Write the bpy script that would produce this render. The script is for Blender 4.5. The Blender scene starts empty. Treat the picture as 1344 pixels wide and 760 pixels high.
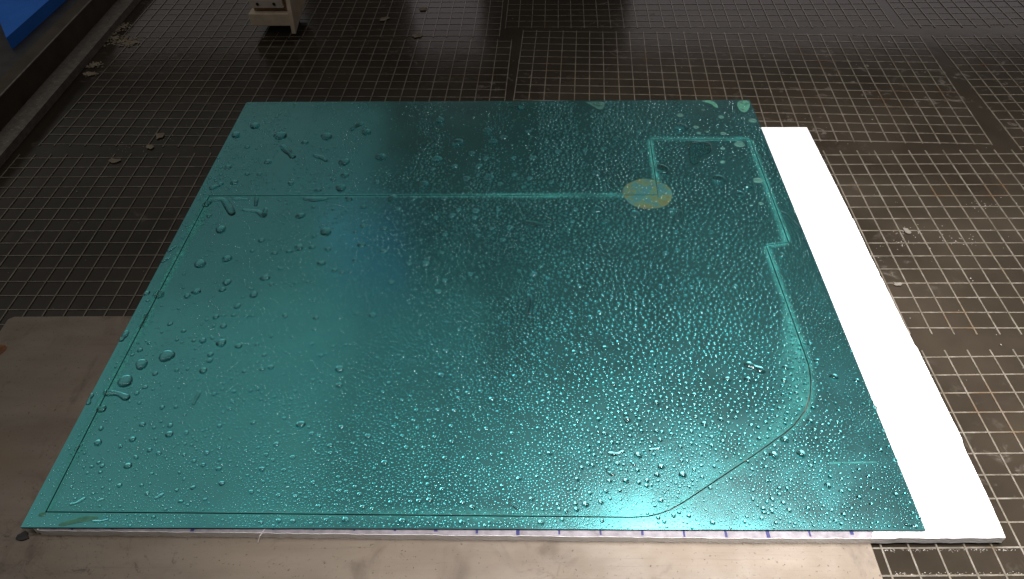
import bpy, math, random
import numpy as np
from mathutils import Vector, Matrix
from mathutils.geometry import tessellate_polygon

# ------------------------------------------------------------------ camera
sc = bpy.context.scene
cam_d = bpy.data.cameras.new("camera")
cam = bpy.data.objects.new("camera", cam_d)
sc.collection.objects.link(cam)
cam_d.sensor_width = 36.0
cam_d.lens = 26.73
cam_d.clip_start = 0.01
cam_d.clip_end = 60.0
cam.matrix_world = (Matrix.Translation((0, 0, 0.52367))
                    @ Matrix.Rotation(math.radians(1.745), 4, 'Z')
                    @ Matrix.Rotation(math.radians(45.719), 4, 'X')
                    @ Matrix.Rotation(math.radians(-1.813), 4, 'Z'))
sc.camera = cam
sc.render.resolution_x, sc.render.resolution_y = 1024, 579

# ------------------------------------------------------------------ world and lamps (an indoor work lamp in a dark hall)
w = bpy.data.worlds.new("World"); sc.world = w; w.use_nodes = True
bg = w.node_tree.nodes["Background"]
bg.inputs[0].default_value = (0.56, 0.48, 0.40, 1)
bg.inputs[1].default_value = 0.07

def lamp(name, loc, rot, sx, sy, power, col=(1, 1, 1), spread=180):
    d = bpy.data.lights.new(name, 'AREA'); d.shape = 'RECTANGLE'
    d.size, d.size_y, d.energy, d.color = sx, sy, power, col
    d.spread = math.radians(spread)
    o = bpy.data.objects.new(name, d); sc.collection.objects.link(o)
    o.location = loc
    o.rotation_euler = (math.radians(rot), 0, 0)
    return o
key = lamp("work_lamp", (0.26, 0.365, 0.95), 0, 0.70, 0.40, 8.2, (1.0, 0.96, 0.94), 77)
key.rotation_euler = (Vector((0.36, 0.33, 0)) - Vector(key.location)).to_track_quat('-Z', 'Y').to_euler()
lamp("glint_fill", (-0.72, 0.385, 0.95), 0, 1.0, 0.38, 1.7 * math.pi * 1.0 * 0.38, (1.0, 0.97, 0.94))  # unseen lamp added to bring out glints on the left-hand droplets
# dim pale windows and wall lights of the hall, seen only as reflections in the water and on the sheet
def glow(name, x0, x1, z0, z1, rad, col, y=3.0):
    lamp(name, ((x0 + x1) / 2, y, (z0 + z1) / 2), -90,
         x1 - x0, z1 - z0, rad * math.pi * (x1 - x0) * (z1 - z0), col)
glow("hall_light", 0.42, 2.6, 0.3, 1.00, 0.58, (1.0, 0.90, 0.90))
glow("hall_light", -0.46, -0.18, 0.3, 0.99, 0.52, (1.0, 0.88, 0.90))
glow("hall_light", -1.75, -0.90, 0.3, 0.98, 0.26, (1.0, 0.93, 0.90))
glow("hall_window", -1.05, -0.65, 1.85, 2.45, 0.16, (0.35, 0.6, 1.0))
lamp("hall_ceiling", (-2.4, 1.65, 2.1), 0, 3.2, 1.9, 0.25 * math.pi * 3.2 * 1.9, (1.0, 1.0, 0.93))
lamp("hall_ceiling", (0.0, 1.35, 2.1), 0, 1.5, 1.3, 0.13 * math.pi * 1.5 * 1.3, (1.0, 1.0, 0.95))  # added panel, softens the edge of the pale reflection on the sheet
lamp("hall_ceiling", (-0.5, 2.35, 2.1), 0, 0.55, 0.6, 0.12 * math.pi * 0.55 * 0.6, (1.0, 1.0, 0.95))  # smaller added step between the pale and dark parts of that reflection
lamp("hall_ceiling", (-2.5, 3.55, 2.1), 0, 3.2, 1.9, 0.13 * math.pi * 3.2 * 1.9, (1.0, 1.0, 0.95))

sc.view_settings.view_transform = 'Standard'
sc.view_settings.look = 'None'
sc.view_settings.exposure = 0.0
sc.view_settings.gamma = 1.0
sc.cycles.use_denoising = True
sc.cycles.max_bounces = 10
sc.cycles.transparent_max_bounces = 12
sc.cycles.caustics_refractive = True
sc.cycles.caustics_reflective = True
sc.cycles.blur_glossy = 0.3
sc.cycles.sample_clamp_indirect = 6.0

# ------------------------------------------------------------------ helpers
rng = np.random.default_rng(11)
random.seed(11)
COL = sc.collection
def mesh_obj(name, verts, faces, mat, parent=None, smooth=False, loc=None):
    me = bpy.data.meshes.new(name)
    me.from_pydata([tuple(v) for v in verts], [], [tuple(f) for f in faces])
    me.update()
    if smooth: me.polygons.foreach_set("use_smooth", [True] * len(me.polygons))
    if mat: me.materials.append(mat)
    o = bpy.data.objects.new(name, me); COL.objects.link(o)
    if parent: o.parent = parent
    if loc: o.location = loc
    return o
def fast_mesh(name, V, F, mat, smooth=True):
    """V (n,3) float array, F (m,3) int array of triangles"""
    me = bpy.data.meshes.new(name)
    me.vertices.add(len(V)); me.vertices.foreach_set("co", V.astype(np.float32).ravel())
    me.loops.add(F.size); me.loops.foreach_set("vertex_index", F.astype(np.int32).ravel())
    me.polygons.add(len(F))
    me.polygons.foreach_set("loop_start", np.arange(0, F.size, 3, dtype=np.int32))
    me.polygons.foreach_set("loop_total", np.full(len(F), 3, dtype=np.int32))
    me.polygons.foreach_set("use_smooth", np.full(len(F), smooth))
    me.update(calc_edges=True); me.validate()
    if mat: me.materials.append(mat)
    o = bpy.data.objects.new(name, me); COL.objects.link(o)
    return o
def box_data(x0, x1, y0, y1, z0, z1):
    v = [(x0,y0,z0),(x1,y0,z0),(x1,y1,z0),(x0,y1,z0),(x0,y0,z1),(x1,y0,z1),(x1,y1,z1),(x0,y1,z1)]
    f = [(3,2,1,0),(4,5,6,7),(0,1,5,4),(1,2,6,5),(2,3,7,6),(3,0,4,7)]
    return v, f
def box(name, b, mat, parent=None, bevel=0.0):
    o = mesh_obj(name, *box_data(*b), mat, parent)
    if bevel:
        m = o.modifiers.new("soft", 'BEVEL'); m.width = bevel; m.segments = 2; m.limit_method = 'ANGLE'
    return o
def slab_data(loops, z0, z1):
    """prism from an outline plus holes (lists of xy); outer ccw"""
    tri = tessellate_polygon([[Vector((p[0], p[1], 0)) for p in lp] for lp in loops])
    flat = [p for lp in loops for p in lp]; n = len(flat)
    V = [(p[0], p[1], z1) for p in flat] + [(p[0], p[1], z0) for p in flat]
    F = []
    for t in tri:
        a, b, c = [Vector((*flat[i], 0)) for i in t]
        t = tuple(t) if (b - a).cross(c - a).z > 0 else tuple(reversed(t))
        F.append(t); F.append(tuple(n + i for i in reversed(t)))
    s = 0
    for k, lp in enumerate(loops):
        m = len(lp)
        area = sum(lp[i][0] * lp[(i+1) % m][1] - lp[(i+1) % m][0] * lp[i][1] for i in range(m))
        out = (area > 0) == (k == 0)
        for i in range(m):
            a, b = s + i, s + (i + 1) % m
            F.append((n + a, n + b, b, a) if out else (a, b, n + b, n + a))
        s += m
    return V, F
def empty(name, loc=(0, 0, 0), rz=0):
    o = bpy.data.objects.new(name, None); COL.objects.link(o)
    o.location = loc; o.rotation_euler = (0, 0, rz); o.empty_display_size = 0.02
    return o
def tag(o, label=None, cat=None, group=None, kind=None):
    if label: o["label"] = label
    if cat: o["category"] = cat
    if group: o["group"] = group
    if kind: o["kind"] = kind
    return o

# ------------------------------------------------------------------ materials
class NT:
    def __init__(s, name):
        s.m = bpy.data.materials.new(name); s.m.use_nodes = True
        s.t = s.m.node_tree; s.t.nodes.clear()
        s.out = s.n("ShaderNodeOutputMaterial")
    def n(s, t, **kw):
        x = s.t.nodes.new(t)
        for k, v in kw.items():
            if k in x.inputs: x.inputs[k].default_value = v
            else: setattr(x, k, v)
        return x
    def l(s, a, b): s.t.links.new(a, b)
    def pos(s):
        if not hasattr(s, "_p"): s._p = s.n("ShaderNodeNewGeometry").outputs["Position"]
        return s._p
    def noise(s, scale, detail=4, rough=.55, vec=None, dist=0.0):
        x = s.n("ShaderNodeTexNoise"); x.inputs["Scale"].default_value = scale
        x.inputs["Detail"].default_value = detail; x.inputs["Roughness"].default_value = rough
        x.inputs["Distortion"].default_value = dist
        s.l(vec or s.pos(), x.inputs["Vector"]); return x.outputs["Fac"]
    def scaled(s, v):
        x = s.n("ShaderNodeVectorMath", operation='MULTIPLY'); s.l(s.pos(), x.inputs[0]); x.inputs[1].default_value = v
        return x.outputs[0]
    def ramp(s, fac, stops):
        r = s.n("ShaderNodeValToRGB"); e = r.color_ramp.elements
        while len(e) > 1: e.remove(e[-1])
        for i, (p, c) in enumerate(stops):
            q = e[0] if i == 0 else e.new(p)
            q.position = p; q.color = (*c, 1) if len(c) == 3 else c
        s.l(fac, r.inputs[0]); return r.outputs[0]
    def mix(s, fac, a, b, blend='MIX'):
        x = s.n("ShaderNodeMix", data_type='RGBA', blend_type=blend)
        for sock, v in ((x.inputs[0], fac), (x.inputs[6], a), (x.inputs[7], b)):
            if isinstance(v, bpy.types.NodeSocket): s.l(v, sock)
            elif isinstance(v, (int, float)): sock.default_value = v
            else: sock.default_value = (*v, 1)
        return x.outputs[2]
    def math(s, op, a, b=0.0, clamp=False):
        x = s.n("ShaderNodeMath", operation=op, use_clamp=clamp)
        for sock, v in ((x.inputs[0], a), (x.inputs[1], b)):
            if isinstance(v, bpy.types.NodeSocket): s.l(v, sock)
            else: sock.default_value = v
        return x.outputs[0]
    def mapr(s, v, a, b, c=0.0, d=1.0):
        x = s.n("ShaderNodeMapRange"); x.interpolation_type = 'SMOOTHSTEP'
        s.l(v, x.inputs[0])
        for i, q in enumerate((a, b, c, d)): x.inputs[1 + i].default_value = q
        return x.outputs[0]
    def bsdf(s, col, rough=.5, ior=1.5, bump=None, bdist=.001, bstr=1.0, **kw):
        p = s.n("ShaderNodeBsdfPrincipled")
        for key, v in (("Base Color", col), ("Roughness", rough)):
            if isinstance(v, bpy.types.NodeSocket): s.l(v, p.inputs[key])
            elif isinstance(v, (int, float)): p.inputs[key].default_value = v
            else: p.inputs[key].default_value = (*v, 1)
        p.inputs["IOR"].default_value = ior
        for k, v in kw.items():
            k = k.replace("_", " ")
            if isinstance(v, bpy.types.NodeSocket): s.l(v, p.inputs[k])
            else: p.inputs[k].default_value = v
        if bump is not None:
            b = s.n("ShaderNodeBump"); b.inputs["Distance"].default_value = bdist; b.inputs["Strength"].default_value = bstr
            s.l(bump, b.inputs["Height"]); s.l(b.outputs[0], p.inputs["Normal"])
        return p
    def done(s, sh):
        s.l(sh.outputs[0] if hasattr(sh, "outputs") else sh, s.out.inputs[0]); return s.m

def m_water():
    t = NT("murky_water")
    base = t.ramp(t.noise(9, 5), [(.3, (.018, .014, .010)), (.7, (.036, .029, .021))])
    film = t.noise(55, 6, .65, dist=.6)
    filmm = t.math('MULTIPLY', t.mapr(film, .55, .72), t.mapr(t.noise(5, 3), .45, .62))
    col = t.mix(t.math('MULTIPLY', filmm, .45), base, (.16, .14, .12))
    return t.done(t.bsdf(col, t.mapr(filmm, 0, 1, .13, .45), 1.33, bump=t.noise(28, 2), bdist=.0012, bstr=.12))
def m_bar():
    t = NT("grating_bar")
    col = t.ramp(t.noise(70, 6, .7), [(.30, (.06, .052, .038)), (.5, (.125, .108, .084)), (.72, (.205, .188, .16))])
    col = t.mix(t.mapr(t.noise(14, 4), .56, .7), col, (.10, .065, .035))
    return t.done(t.bsdf(col, .45, 1.4, bump=t.noise(600, 3), bdist=.0003, bstr=.4, Coat_Weight=.8, Coat_IOR=1.33, Coat_Roughness=.08))
def m_plate():
    t = NT("stained_plate")
    st = t.noise(1.0, 6, .6, vec=t.scaled((6, 22, 1)))
    col = t.ramp(st, [(.25, (.13, .10, .075)), (.5, (.18, .145, .11)), (.75, (.23, .188, .145))])
    col = t.mix(t.mapr(t.noise(16, 5, .6, dist=1.2), .54, .72), col, (.11, .085, .063))
    col = t.mix(t.mapr(t.noise(90, 6, .7, dist=.8), .62, .76), col, (.07, .055, .04))
    col = t.mix(t.mapr(t.noise(420, 3, .6), .62, .74), col, (.06, .048, .036))
    col = t.mix(t.math('MULTIPLY', t.mapr(t.noise(30, 6, .75, dist=2.0), .56, .70), t.mapr(t.noise(7, 2), .48, .6)), col, (.055, .045, .035))
    col = t.mix(t.mapr(t.noise(1, 5, .7, vec=t.scaled((9, 420, 1))), .56, .72, 0, .35), col, (.08, .065, .05))
    thin = t.mapr(t.math('ABSOLUTE', t.math('SUBTRACT', t.noise(9, 6, .6, dist=.5), .5)), .006, .0)
    col = t.mix(t.math('MULTIPLY', thin, t.mapr(t.noise(6, 2), .5, .6, 0, .25)), col, (.05, .035, .025))
    col = t.mix(t.mapr(t.noise(5, 3), .62, .72), col, (.17, .12, .075))
    rg = t.mapr(t.noise(24, 4), .35, .65, .42, .7)
    return t.done(t.bsdf(col, rg, 1.45, bump=t.noise(160, 6, .7), bdist=.0004, bstr=.6))
def m_foam(name="white_foam", c=.86):
    t = NT(name)
    v = t.n("ShaderNodeTexVoronoi"); v.inputs["Scale"].default_value = 420; t.l(t.pos(), v.inputs["Vector"])
    col = t.ramp(t.noise(40, 5), [(.3, (c*.95, c*.95, c*.97)), (.7, (c, c, c))])
    return t.done(t.bsdf(col, .6, 1.4, bump=v.outputs["Distance"], bdist=.0006, bstr=.5))
def m_strip():
    t = NT("mottled_grey")
    col = t.ramp(t.noise(120, 5, .7), [(.3, (.14, .125, .14)), (.55, (.24, .22, .245)), (.8, (.34, .32, .35))])
    return t.done(t.bsdf(col, .45, 1.4, bump=t.noise(500, 3), bdist=.0003, bstr=.6))
def m_teal():
    t = NT("teal_sheet")
    col = t.ramp(t.noise(7, 3), [(.3, (.072, .43, .46)), (.7, (.088, .50, .52))])
    # faint dried streaks and wipe marks
    col = t.mix(t.math('MULTIPLY', t.mapr(t.noise(1, 5, .6, vec=t.scaled((26, 5, 1))), .52, .75), .25), col, (.12, .58, .56))
    return t.done(t.bsdf(col, t.mapr(t.noise(30, 4), .3, .7, .14, .20), 1.5, Metallic=.95, Coat_Weight=1.0, Coat_Roughness=.27, Coat_IOR=1.5, bump=t.noise(9, 2), bdist=.001, bstr=.05))
def m_frost():
    t = NT("frosted_spray")
    uv = t.n("ShaderNodeUVMap").outputs[0]
    xyz = t.n("ShaderNodeSeparateXYZ"); t.l(uv, xyz.inputs[0])
    prof = t.mapr(xyz.outputs[1], 1.0, 0.15)
    grain = t.mapr(t.noise(300, 5, .8), .30, .68)
    broad = t.mapr(t.noise(34, 4, .6), .25, .6, .35, 1.0)
    a = t.math('MULTIPLY', t.math('MULTIPLY', prof, grain), broad, True)
    p = t.bsdf((.11, .58, .52), .75, 1.4)
    tr = t.n("ShaderNodeBsdfTransparent"); mx = t.n("ShaderNodeMixShader")
    t.l(t.math('MULTIPLY', a, xyz.outputs[0]), mx.inputs[0]); t.l(tr.outputs[0], mx.inputs[1]); t.l(p.outputs[0], mx.inputs[2])
    return t.done(mx)
def m_stain():
    t = NT("yellow_green_stain")
    n = t.noise(130, 5, .6, dist=1.0)
    d = t.n("ShaderNodeVectorMath", operation='DISTANCE'); t.l(t.pos(), d.inputs[0]); d.inputs[1].default_value = (.1320, .6740, .0115)
    ring = t.mapr(d.outputs["Value"], .010, .027, -.16, .07)
    col = t.ramp(t.math('ADD', t.mapr(n, .40, .60, .28, .84), ring), [(.46, (.010, .085, .095)), (.54, (.025, .11, .085)), (.61, (.05, .105, .045)), (.69, (.062, .09, .03)), (.80, (.055, .07, .025))])
    return t.done(t.bsdf(col, .55, 1.45, bump=n, bdist=.0005, bstr=.4))
def m_drop():
    t = NT("clear_water")
    return t.done(t.bsdf((1, 1, 1), 0.0, 1.33, Transmission_Weight=1.0))
def m_milky(name, c, tr):
    t = NT(name)
    col = t.mix(t.mapr(t.noise(160, 4), .35, .7), c, tuple(k * .62 for k in c))
    return t.done(t.bsdf(col, .12, 1.33, Transmission_Weight=tr))
def m_plain(name, c, rough=.5, var=.25, scale=60, **kw):
    t = NT(name)
    col = t.ramp(t.noise(scale, 5, .6), [(.3, tuple(k * (1 - var) for k in c)), (.7, tuple(min(1, k * (1 + var)) for k in c))])
    return t.done(t.bsdf(col, rough, 1.45, bump=t.noise(scale * 5, 3), bdist=.0004, bstr=.4, **kw))
M_WATER, M_BAR, M_PLATE, M_FOAM, M_STRIP, M_TEAL = m_water(), m_bar(), m_plate(), m_foam(), m_strip(), m_teal()
M_FROST, M_STAIN, M_DROP = m_frost(), m_stain(), m_drop()
M_MILKY = m_milky("milky_drop", (.20, .50, .43), .72); M_SLURRY = m_milky("milky_slurry", (.17, .50, .36), .55)
M_SCUM = m_plain("pale_scum", (.26, .24, .215), .6, .3, 200); M_FLAKE = m_plain("pale_flake", (.13, .115, .095), .7, .35, 300); M_SILT = m_plain("tan_silt", (.19, .155, .11), .7, .4, 90)
M_INK = m_plain("blue_ink", (.008, .008, .11), .5, .2)
M_LEDGE = m_plain("ledge_steel", (.13, .115, .10), .55, .35, 140); M_WALL = m_plain("brown_rim", (.045, .032, .018), .6, .4, 30)
M_FLANGE = m_plain("dark_flange", (.035, .033, .033), .5, .3, 40); M_BLUE = m_plain("blue_plastic", (.008, .15, .65), .7, .12, 20)
M_CREAM = m_plain("cream_block", (.5, .41, .31), .55, .15, 60); M_ORANGE = m_plain("brown_core", (.32, .20, .11), .6, .3, 60)
M_EDGE = m_plain("sawn_edge", (.006, .045, .05), .7, .3, 200); M_BLACK = m_plain("matte_black", (.012, .012, .012), .6, .2); M_PALE = m_plain("pale_cap", (.45, .38, .33), .55, .15, 60)
M_RUST = m_plain("rust", (.17, .07, .025), .8, .4, 80); M_FIBRE = m_plain("white_fibre", (.7, .66, .66), .5, .1)

# ------------------------------------------------------------------ the setting: water in the tank, rim on the far side
Z_W = -0.0009
tag(mesh_obj("water", [(-0.672, 0.05, Z_W), (1.0, 0.05, Z_W), (1.0, 1.7, Z_W), (-0.672, 1.7, Z_W)], [(0, 1, 2, 3)], M_WATER), kind="structure")
rim = tag(empty("tank_rim", (-0.66, 0.9, 0)), kind="structure")
def rim_box(name, b, mat, bevel=.0015):
    v, f = box_data(*b)
    return mesh_obj(name, [(x + .66, y - .9, z) for x, y, z in v], f, mat, rim)
rim_box("ledge", (-.6665, -.6395, .55, 1.7, -.03, .0095), M_LEDGE)
rim_box("rim_wall", (-.690, -.6668, .55, 1.7, -.03, .040), M_WALL)
rim_box("flange", (-1.30, -.6902, .55, 1.7, -.03, .0385), M_FLANGE)
rim_box("edge_bead", (-.6690, -.6665, .55, 1.7, .0402, .0412), M_LEDGE)

# ------------------------------------------------------------------ grating panels, each bar a part
PITCH, BW, BH = 0.020, 0.0013, 0.010
def grating(label, origin, rot, c0, c1, r0, r1, over=.008, pitch=PITCH, side_gap=0.0):
    """bars of one panel; columns c0..c1 run away from the viewer, rows r0..r1 across"""
    e = tag(empty("grating_panel", (origin[0], origin[1], 0), math.radians(rot)), label, "grating", "grating panels in the tank")
    y0, y1 = r0 * pitch - over, r1 * pitch + over
    x0, x1 = c0 * pitch, c1 * pitch
    lv, lf = box_data(-BW/2, BW/2, y0, y1, -BH, 0)
    cv, cf = box_data(x0 - BW*.45, x1 + BW*.45, -BW/2, BW/2, -BH, -.00015)
    lm = cm = None
    for c in range(c0, c1 + 1):
        if lm is None: o = mesh_obj("bar", lv, lf, M_BAR, e); lm = o.data
        else: o = bpy.data.objects.new("bar", lm); COL.objects.link(o); o.parent = e
        o.location = (c * pitch + random.uniform(-.0004, .0004), 0, random.uniform(-.00012, .00012))
        o.rotation_euler[2] = random.uniform(-.0016, .0016)
    for r in range(r0, r1 + 1):
        if cm is None: o = mesh_obj("cross_bar", cv, cf, M_BAR, e); cm = o.data
        else: o = bpy.data.objects.new("cross_bar", cm); COL.objects.link(o); o.parent = e
        o.location = (0, r * pitch + random.uniform(-.0004, .0004), random.uniform(-.00030, -.00018))
        o.rotation_euler[2] = random.uniform(-.0010, .0010)
    return e
grating("dark wet grating panel at the lower right corner, below the wide seam", (.35238, .44518), .27, -8, 6, -12, 0)
grating("dark wet grating panel along the outer edge of the white foam strip", (.37346, .76039), -.84, -18, 11, -14, 0)
grating("dark wet grating panel between the tan plate and the seam behind it", (-.38842, .77458), -.73, -12, 17, -14, 0)
grating("dim grating panel beside the ledge, behind the far corner of the haze-covered teal part", (-.0340, .7845), -2.5, -29, 0, 0, 14, .005)
grating("grating panel behind the teal sheet between the two lengthwise gaps", (-.0226, .8175), -3.8, 0, 29, 0, 14, .003)
grating("grating panel at the edge of the picture beyond the long dark gap", (.5857, .772), -1.5, 0, 16, 0, 14)
grating("farthest grating panel under the cream clamp block", (-.0395, 1.0845), -1.5, -29, 0, 0, 9, .004)
grating("farthest grating panel in the middle, partly veiled by pale reflections", (-.0310, 1.1115), -2.0, 0, 29, 0, 8, .004)
grating("farthest grating panel in the corner away from the clamp block", (.5680, 1.094), -1.0, 0, 16, 0, 8)

# ------------------------------------------------------------------ tan plate under the foam
plate = mesh_obj("steel_plate", *slab_data([[(-.5010, .12), (.2455, .12), (.2462, .5000), (-.498, .5045), (-.5028, .5005)]], .0003, .0020), M_PLATE)
tag(plate, "stained tan metal plate lying on the grating under the foam", "plate")
m = plate.modifiers.new("soft", 'BEVEL'); m.width = .0004; m.segments = 1; m.limit_method = 'ANGLE'
rp = [(-.4990 + .012 * math.cos(a) * (1 + .3 * math.sin(3 * a)), .4560 + .016 * math.sin(a) * (1 + .25 * math.cos(2 * a))) for a in [i * math.tau / 24 for i in range(24)]]
rp = [(max(x, -.5022), y) for x, y in rp]
mesh_obj("rust_patch", *slab_data([rp], .0020, .0022), M_RUST, plate)

# ------------------------------------------------------------------ the cut line, counter-clockwise
K = [(-.3566, .6807), (-.3600, .55), (-.3640, .40), (-.3657, .2902), (-.25, .2888), (-.14, .2871), (.0578, .2842)]
arc1 = [(.0720, .2838), (.0858, .2845), (.0950, .2868), (.1033, .2899), (.1110, .2943), (.1188, .2993)]
diag = [(.1751, .3368), (.2040, .3572)]
arc2 = [(.2130, .3645), (.2200, .3724), (.2258, .3790), (.2300, .3862), (.2345, .3960), (.2378, .4060), (.2402, .4170), (.2418, .4280)]
K = K + arc1 + diag + arc2 + [(.2416, .50), (.2410, .5855), (.2651, .5898), (.2660, .68), (.2669, .7777), (.1476, .7808), (.1432, .6714)]
def offset(poly, d):
    n = len(poly); out = []
    for i in range(n):
        p0, p1, p2 = Vector(poly[i-1]), Vector(poly[i]), Vector(poly[(i+1) % n])
        a, b = (p1 - p0).normalized(), (p2 - p1).normalized()
        na, nb = Vector((a.y, -a.x)), Vector((b.y, -b.x))
        mvec = (na + nb).normalized(); s = d / max(.35, mvec.dot(na))
        out.append((p1.x + mvec.x * s, p1.y + mvec.y * s))
    return out

# ------------------------------------------------------------------ white foam board
FZ0, FZ1 = .0021, .0092
right = [(.3391, .2678), (.3400, .300), (.3405, .3300), (.3410, .3458), (.3440, .3530), (.3438, .3565), (.3436, .400), (.3442, .4486),
         (.3422, .4515), (.3420, .500), (.3424, .5368), (.3412, .5410), (.3423, .5454), (.3420, .58), (.3437, .6251), (.3420, .6300), (.3430, .6353),
         (.3424, .72), (.3417, .8056)]
right = [right[0]] + [(.3417 + (x - .3417) * .55, y) for x, y in right[1:-1]] + [right[-1]]
rr = []
for (a, b) in zip(right[:-1], right[1:]):
    n = max(1, int(math.dist(a, b) / .006))
    rr += [(a[0] + (b[0]-a[0]) * i / n + random.uniform(-.00015, .00015), a[1] + (b[1]-a[1]) * i / n) for i in range(n)]
front = []
fx = np.linspace(-.366, .335, 110)
for x in fx:
    front.append((x, np.interp(x, [-.3794, -.138, .166, .3391], [.2764, .2725, .2679, .2678]) + random.uniform(-.0003, .0003)))
eaten = [(-.3785, .2835), (-.3752, .2822), (-.3738, .2800), (-.3716, .2792), (-.3702, .2775), (-.3680, .2782), (-.3672, .2768)]
outline = eaten + front + rr + [(.3417, .8056), (.2875, .8071), (-.05, .8140), (-.362, .8190)]
# the jet has cut the foam under the sheet as well: a thin slot through it
foam = mesh_obj("foam_board", *slab_data([outline, offset(K, .0018)], FZ0, FZ1), M_FOAM)
mesh_obj("cut_core", *slab_data([offset(K, -.0018)], FZ0, FZ1), M_FOAM, foam)
tag(foam, "white foam board sticking out beside and under the teal sheet", "foam board")
tp = [(-.3660, .2950)] + [(x, y + .00025) for x, y in front if x < .246] + [(.2455, .2710), (.2475, .2735), (.2480, .2950)]
front_strip = mesh_obj("grey_strip", *slab_data([tp], FZ1 + .00002, FZ1 + .0002), M_STRIP, foam)  # thin grey layer over the front of the white foam
front_strip["label"] = "grey strip of the foam with blue pen ticks"
for k in range(20):
    x = -.3407 + .03010 * k
    y0 = float(np.interp(x, [-.3794, -.138, .166, .3391], [.2764, .2725, .2679, .2678])) + .0006
    ln = random.choice([.0040, .0052, .0062]); hw = random.choice([.0007, .0009, .0013])
    sk = random.uniform(-.0008, .0008)
    ye = y0 + .0072; ys = ye - .0012 - ln
    mesh_obj("pen_tick", *slab_data([[(x - hw, ys), (x + hw, ys), (x + hw + sk, .286), (x - hw + sk, .286)]], FZ1 + .0002, FZ1 + .00026), M_INK, front_strip)

# ------------------------------------------------------------------ teal sheet: outer offcut and inner cut panel with a real saw gap
SZ0, SZ1 = .0095, .0113
KERF = .00050
inner = offset(K, -KERF); hole = offset(K, KERF)       # K runs counter-clockwise
outer = [(-.3791, .2777), (.2837, .2728), (.2846, .57), (.2854, .8682), (-.3648, .8823), (-.3671, .8805), (-.3735, .58)]
frame = mesh_obj("offcut_frame", *slab_data([outer, hole], SZ0, SZ1), M_TEAL)
tag(frame, "outer teal offcut of the sheet surrounding the cut line on all sides", "plastic sheet")
panel = mesh_obj("cut_panel", *slab_data([inner], SZ0, SZ1), M_TEAL)
for o in (frame, panel):                                # rough dark sawn edges
    o.data.materials.append(M_EDGE)
    for p in o.data.polygons:
        if abs(p.normal.z) < .5: p.material_index = 1
tag(panel, "large teal panel cut from the sheet, with one slanted corner and a notch", "plastic sheet")

def band(pts, w0, w1, parent, side, name="frosted_band", st=1.0):
    """feathered strip of spray haze along one side of the cut; pts runs along the cut"""
    P = [Vector(p) for p in pts]; V = []; UVs = []
    N = []
    for i in range(len(P)):
        d = (P[min(i+1, len(P)-1)] - P[max(i-1, 0)]).normalized(); N.append(Vector((d.y, -d.x)) * side)
    for i, p in enumerate(P):
        f = i / max(1, len(P) - 1); wd = w0[i] if isinstance(w0, list) else w0 + (w1 - w0) * f
        for j in range(4):
            q = p + N[i] * (KERF + 1.3 * wd * j / 3); V.append((q.x, q.y, SZ1 + .00006)); UVs.append((st if not isinstance(st, list) else st[i], j / 3))
    F = []
    for i in range(len(P) - 1):
        for j in range(3):
            a = i * 4 + j; q = (a, a + 1, a + 5, a + 4); F.append(q if side > 0 else q[::-1])
    # face up
    o = mesh_obj(name, V, F, M_FROST, parent)
    me = o.data
    if me.polygons[0].normal.z < 0: me.flip_normals()
    uv = me.uv_layers.new(name="UVMap")
    for lp in me.loops: uv.data[lp.index].uv = UVs[lp.vertex_index]
    return o
def sub(pts, n=10):
    out = []
    for a, b in zip(pts[:-1], pts[1:]): out += [(a[0] + (b[0]-a[0]) * i / n, a[1] + (b[1]-a[1]) * i / n) for i in range(n)]
    return out + [pts[-1]]
top_line = sub([(.1424, .6714), (-.3560, .6806)], 30)
band(top_line, .0050, .0020, frame, +1, st=.35); band(top_line, .0065, .0022, panel, -1, st=.35)
left_line = sub([(-.3566, .6800), (-.3600, .55), (-.3640, .40), (-.3655, .2915)], 10)
band(left_line, .0045, .0040, frame, +1); band(left_line, .0085, .0045, panel, -1)
low_line = sub([(-.3640, .2903), (-.14, .2871), (.0578, .2842)], 10) + arc1
band(low_line, .0050, .0050, frame, +1, st=.22); band(low_line, .0060, .0060, panel, -1, st=.22)
cv = sub([arc1[-1]] + diag, 6) + arc2 + sub([arc2[-1], (.2416, .50), (.2410, .5840)], 10)[1:]
wi = [float(np.interp(i / (len(cv) - 1), [0, .2, .36, .52, .64, .75, 1], [.006, .013, .022, .026, .012, .0048, .0042])) for i in range(len(cv))]
si = [float(np.interp(i / (len(cv) - 1), [0, .3, .55, .7, 1], [.10, .14, .20, .28, .30])) for i in range(len(cv))]
band(cv, .0042, .0046, frame, +1, st=si); band(cv, wi, 0, panel, -1, st=si)
nk = sub([(.2416, .5857), (.2645, .5897)], 6); band(nk, .0045, .0045, frame, +1, st=.35); band(nk, .0025, .0025, panel, -1, st=.35)
r2 = sub([(.2651, .5905), (.2660, .68), (.2668, .7770)], 12); band(r2, .0035, .0030, frame, +1, st=.35); band(r2, .0065, .0050, panel, -1, st=.35)
tt = sub([(.2662, .7777), (.1483, .7808)], 12); band(tt, .0060, .0060, frame, +1, st=.35); band(tt, .0030, .0030, panel, -1, st=.35)
lt = sub([(.1475, .7800), (.1432, .6722)], 12); band(lt, .0050, .0035, frame, +1, st=.35); band(lt, .0035, .0060, panel, -1, st=.35)
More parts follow.
